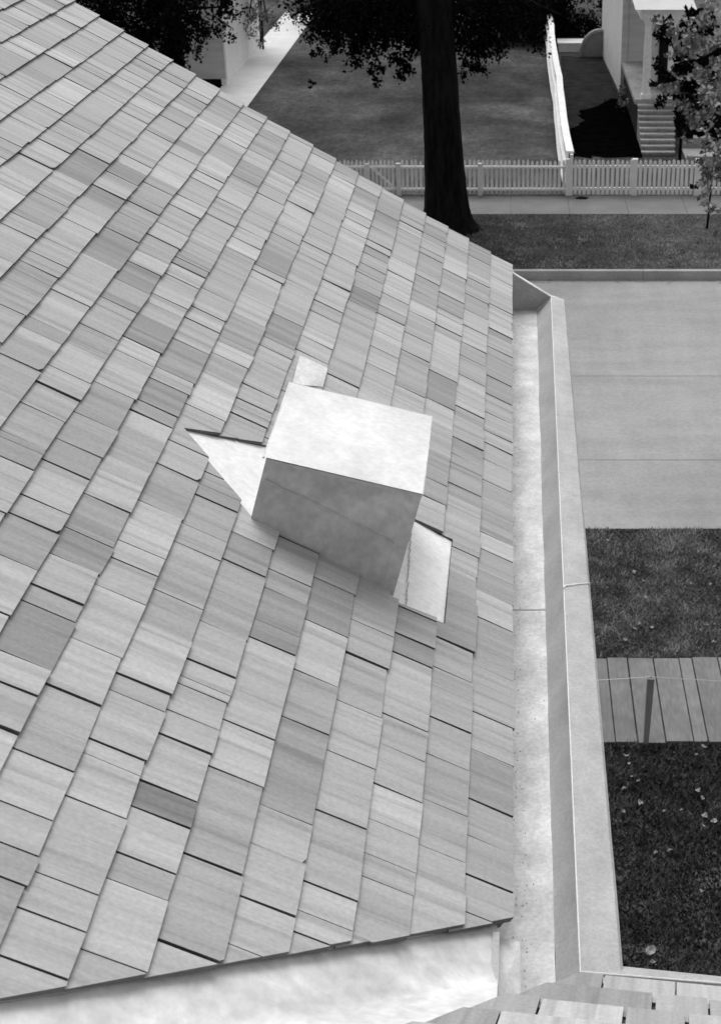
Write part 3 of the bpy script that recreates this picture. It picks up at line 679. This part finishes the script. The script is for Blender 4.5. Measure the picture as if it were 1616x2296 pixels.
crown('crown',[cl(x,y,23.2,rad,c) for x,y,rad,c in((1490,75,.28,90),(1512,110,.26,90),(1500,150,.3,110),(1525,175,.3,110),(1475,185,.22,50),(1560,60,.25,60),(1545,215,.25,60),(1580,130,.22,50),(1510,230,.22,50),(1530,300,.16,30),(1600,200,.3,70),(1575,30,.25,60),(1595,290,.2,30),(1555,420,.08,6))],.1,M['leaf_dark'],e,43,1.3); crown('crown',off,.14,M['leaf'],e,42)
# sapling in the verge and slim shrub by the steps
p=at(1584,512); e=tag(empty('sapling',p),'young sapling in the far grass verge at the right edge','tree')
trunk(e,[p,p+Vector((.03,0,.9)),p+Vector((-.02,0,1.7))],[.03,.022,.01],[],6)
crown('crown',[(p.x,p.y,1.1,.3,70),(p.x+.1,p.y,1.6,.28,70),(p.x,p.y,.5,.15,16)],.11,M['leaf'],e,51)
p=Vector((atY(1523,345,42.2).x,42.2,0)); e=tag(empty('evergreen_shrub',p),'tall narrow dark evergreen beside the front steps','shrub')
trunk(e,[p,p+Vector((.02,0,1.2)),p+Vector((0,0,3.2))],[.05,.04,.015],[],6)
crown('crown',[(p.x,p.y,z,.28+.05*math.sin(z*3),120) for z in np.arange(1.1,4.2,.3)],.12,M['leaf_dark'],e,52)
def shrub(px,py,Y,rad,label,m='leaf',n=260,seed=60,leaf=.12):
    q=atY(px,py,Y); p=Vector((q.x,Y,0)); e=tag(empty('garden_shrub',p),label,'shrub')
    trunk(e,[p,p+Vector((.02,0,rad*.8))],[.04,.02],[],6,'stem'); crown('crown',[(p.x,p.y,rad*.8,rad,n)],leaf,M[m],e,seed)
shrub(1410,205,50.4,.5,'small grey leafy shrub at the foot of the white house corner','leaf',130,61)
shrub(1425,180,48.5,.55,'loose light shrub climbing beside the porch column','leaf',110,62)
shrub(1452,130,48.2,.5,'leafy vine bush between porch column and house wall','leaf',120,63)

# ---------------- the neighbours' houses ----------------
def clapboard(b,x0,x1,y,z0,z1,th=.02,step=.13,axis='y',sgn=-1):
    z=z0
    while z<z1:
        zz=min(z+step,z1)
        if axis=='y':  b.add([(x0,y+sgn*th,z),(x1,y+sgn*th,z),(x1,y+sgn*.003,zz),(x0,y+sgn*.003,zz),(x0,y,z),(x1,y,z)],[(0,1,2,3) if sgn<0 else (3,2,1,0),(4,5,1,0)])
        else: b.add([(y+sgn*th,x0,z),(y+sgn*th,x1,z),(y+sgn*.003,x1,zz),(y+sgn*.003,x0,zz),(y,x0,z),(y,x1,z)],[(3,2,1,0) if sgn<0 else (0,1,2,3),(0,1,5,4)])
        z=zz
hy=51.2; hx=at(1391,213).x
nh=tag(empty('neighbour_house',(hx,hy,0)),'white clapboard house with columned porch and front steps at the top right','house')
hb=at(1350,130); 
b=MB(); yb_=hb.y+1; b.add([(hx,hy,0),(hx+9,hy,0),(hx+9,yb_,0),(hb.x,yb_,0),(hx,hy,6.6),(hx+9,hy,6.6),(hx+9,yb_,6.6),(hb.x,yb_,6.6)],[(0,1,5,4),(1,2,6,5),(2,3,7,6),(3,0,4,7),(4,5,6,7)])
rel(b.build('wall',M['white']),nh)
b=MB(); clapboard(b,hx+.16,hx+9,hy-.004,.4,6.5); rel(b.build('front_clapboard',M['siding']),nh)  # greyer than the white side wall: shade of the front put into colour
b=MB(); b.box(hx-.05,hx+.14,hy-.06,hy+.1,0,6.6); rel(b.build('corner_board',M['siding']),nh)
b=MB(); b.box(hx-.06,hx+.02,hy+2.0,hy+2.35,.3,6.5); rel(b.build('downpipe',M['siding']),nh)
b=MB(); v=[(hx-.6,hy-.7,6.6),(hx+9.6,hy-.7,6.6),(hx+9.6,yb_+.6,6.6),(hx-.6,yb_+.6,6.6),(hx+3,hy+3,9),(hx+6,hy+3,9)]; b.add(v,[(0,1,5,4),(1,2,5),(2,3,4,5),(3,0,4),(3,2,1,0)]); rel(b.build('roof',M['stone']),nh)
# porch
DZ=1.15; py0=45.1; pxl=at(1,1).x
def X_(px,py,Y): return atY(px,py,Y).x
xl,xrr=X_(1426,225,py0),X_(1512,225,py0)
b=MB(); b.box(xl-.05,xrr+.1,py0,hy-.03,DZ-.14,DZ); b.box(xrr+.1,xrr+5,py0+.8,hy-.03,DZ-.14,DZ); rel(b.build('porch_deck',M['step']),nh)
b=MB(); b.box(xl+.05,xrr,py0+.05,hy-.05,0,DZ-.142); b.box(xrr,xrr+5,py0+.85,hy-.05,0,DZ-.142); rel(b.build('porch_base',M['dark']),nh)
def column(px):
    x=X_(px,205,py0+.25); o=MB(); o.box(x-.15,x+.15,py0+.1,py0+.4,DZ,DZ+.12); o.box(x-.13,x+.13,py0+.12,py0+.38,DZ+2.18,DZ+2.3)
    o.tube([(x,py0+.25,DZ+.1),(x,py0+.25,DZ+1.2),(x,py0+.25,DZ+2.2)],[.125,.12,.1],14); rel(o.build('column',M['white']),nh)
column(1447); column(1502)
b=MB(); b.box(X_(1436,60,py0),xrr+.25,py0+.05,hy-.03,DZ+2.3,DZ+2.62); rel(b.build('porch_beam',M['white']),nh)
b=MB(); b.add([(X_(1436,60,py0)-.2,py0-.2,DZ+2.62),(xrr+.5,py0-.2,DZ+2.62),(xrr+.5,hy-.03,DZ+3.3),(X_(1436,60,py0)-.2,hy-.03,DZ+3.3)],[(0,1,2,3)]); rel(b.build('porch_roof',M['siding']),nh)
b=MB(); b.box(X_(1462,200,hy-.05)+.3,X_(1462,200,hy-.05)+1.2,hy-.09,hy-.03,DZ+.02,DZ+2.1); rel(b.build('front_door',M['dark']),nh)
b=MB(); xa,xb_=X_(1450,200,py0+1.6),X_(1500,200,py0+1.6); b.box(xa,xb_+.4,py0+1.6,py0+1.7,DZ,DZ+2.3); rel(b.build('porch_wall',M['siding']),nh)
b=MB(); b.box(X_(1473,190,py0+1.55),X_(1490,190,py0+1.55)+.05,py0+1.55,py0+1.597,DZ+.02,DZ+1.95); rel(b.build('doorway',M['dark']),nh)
b=MB(); b.box(xl+.45,xl+1.0,py0+.9,py0+1.4,DZ+.001,DZ+1.3); rel(b.build('porch_screen',M['dark']),nh) if False else None
# front steps
ns=9; yf=at(1400,350).y
for k in range(ns):
    z1=DZ-(k+1)*DZ/(ns+1)*1.0; ya=py0-(k+1)*(py0-yf)/ns; yb2=py0-k*(py0-yf)/ns
    b=MB(); b.box(xl+.02,X_(1512-k*1.5,225,py0),ya-.02,yb2,z1-.05,z1+.01*0+.001); b.box(xl+.05,X_(1512-k*1.5,225,py0)-.03,ya+.02,yb2-.005,0,z1-.052)
    rel(b.build('step',M['step']),nh)
# low terrace walls right of the steps
b=MB(); b.box(xrr+.1,xrr+5,43.6,43.95,0,.35); b.box(xrr+.1,xrr+5,41.9,42.2,0,.22); b.box(xrr+.1,xrr+5,42.2,43.6,0,.06)
tag(b.build('terrace_wall',M['step']),'low pale terrace walls right of the front steps','wall')
# small things by the side yard
p0=at(1252,117);p1=at(1308,117)
b=MB(); b.box(p0.x,p1.x,p0.y,p0.y+.9,.0,.30); b.box(p0.x-.05,p1.x+.05,p0.y-.06,p0.y+.95,.302,.36)
tag(b.build('garden_bench',M['white']),'low white bench-like platform behind the side yard','bench')
p0=at(1347,127)
b=MB(); seg=16; R0=.78; yy=p0.y; cxp=p0.x-.05
prof=[(cxp-R0*math.cos(math.pi*i/seg),R0*1.25*math.sin(math.pi*i/seg)) for i in range(seg+1)]
b.sheet([(x,yy,z) for x,z in prof],.5,(0,-1,0))
arch=tag(empty('garden_arch',(cxp,yy,0)),'grey rounded hatch with pale rim against the white house wall','hatch')
rel(b.build('panel',M['stone']),arch)
b=MB()
for i in range(seg): b.bar((prof[i][0],yy-.03,prof[i][1]),(prof[i+1][0],yy-.03,prof[i+1][1]),.1,.09,up=(0,1,0))
rel(b.build('rim',M['step']),arch)
# pale outbuilding at the top left, raised over a near-black box that paints the shade below
oy=53.0; ox=X_(508,176,oy)
ob=tag(empty('outbuilding',(ox-2,oy,0)),'pale clapboard outbuilding beside the garden path, shade under it painted by a near-black box','building')
zb=atY(500,177,oy).z
b=MB(); b.box(ox-9,ox-.01,oy+.02,oy+8,zb,3.6); rel(b.build('wall',M['white']),ob)
b=MB(); clapboard(b,ox-9,ox,oy+.018,zb,3.6); rel(b.build('front_clapboard',M['siding']),ob)  # front toned greyer than the side wall to paint its shade
b=MB(); b.box(ox-8.9,ox-.25,oy+.1,oy+7.9,0,zb-.002); rel(b.build('base',M['dark']),ob)
b=MB(); b.box(ox-.2,ox-.012,oy+.05,oy+7.98,0,zb-.003); rel(b.build('side_wall',M['white']),ob)
b=MB(); b.box(ox-.02,ox+.04,oy-.03,oy+.12,zb-.02,3.6); rel(b.build('corner_board',M['white']),ob)
b=MB(); b.add([(ox-9.5,oy-.5,3.6),(ox+.5,oy-.5,3.6),(ox+.5,oy+8.5,3.6),(ox-9.5,oy+8.5,3.6),(ox-9.5,oy+4,4.9),(ox+.5,oy+4,4.9)],[(0,1,5,4),(1,2,5),(2,3,4,5),(3,0,4),(3,2,1,0)]); rel(b.build('roof',M['stone']),ob)
blob('ground_shade',[(ox-6,oy-2.2),(ox+.1,oy-2.2),(ox+.15,oy+.3),(ox-6,oy+.3)],.012,M['shade_black'],8,3,.03)  # near-black patch continuing the painted shade below the outbuilding
# dark litter on the far sidewalk and a thin overhead cable
p=at(1303,445,.02); b=MB(); b.sheet([(p.x-.17,p.y-.03,.04),(p.x+.1,p.y-.06,.03),(p.x+.18,p.y,.05),(p.x,p.y+.06,.06),(p.x-.12,p.y+.05,.045)],.02,(0,0,1))
tag(b.build('twig_litter',M['bark']),'small dark scrap lying on the far sidewalk by the fence','litter')
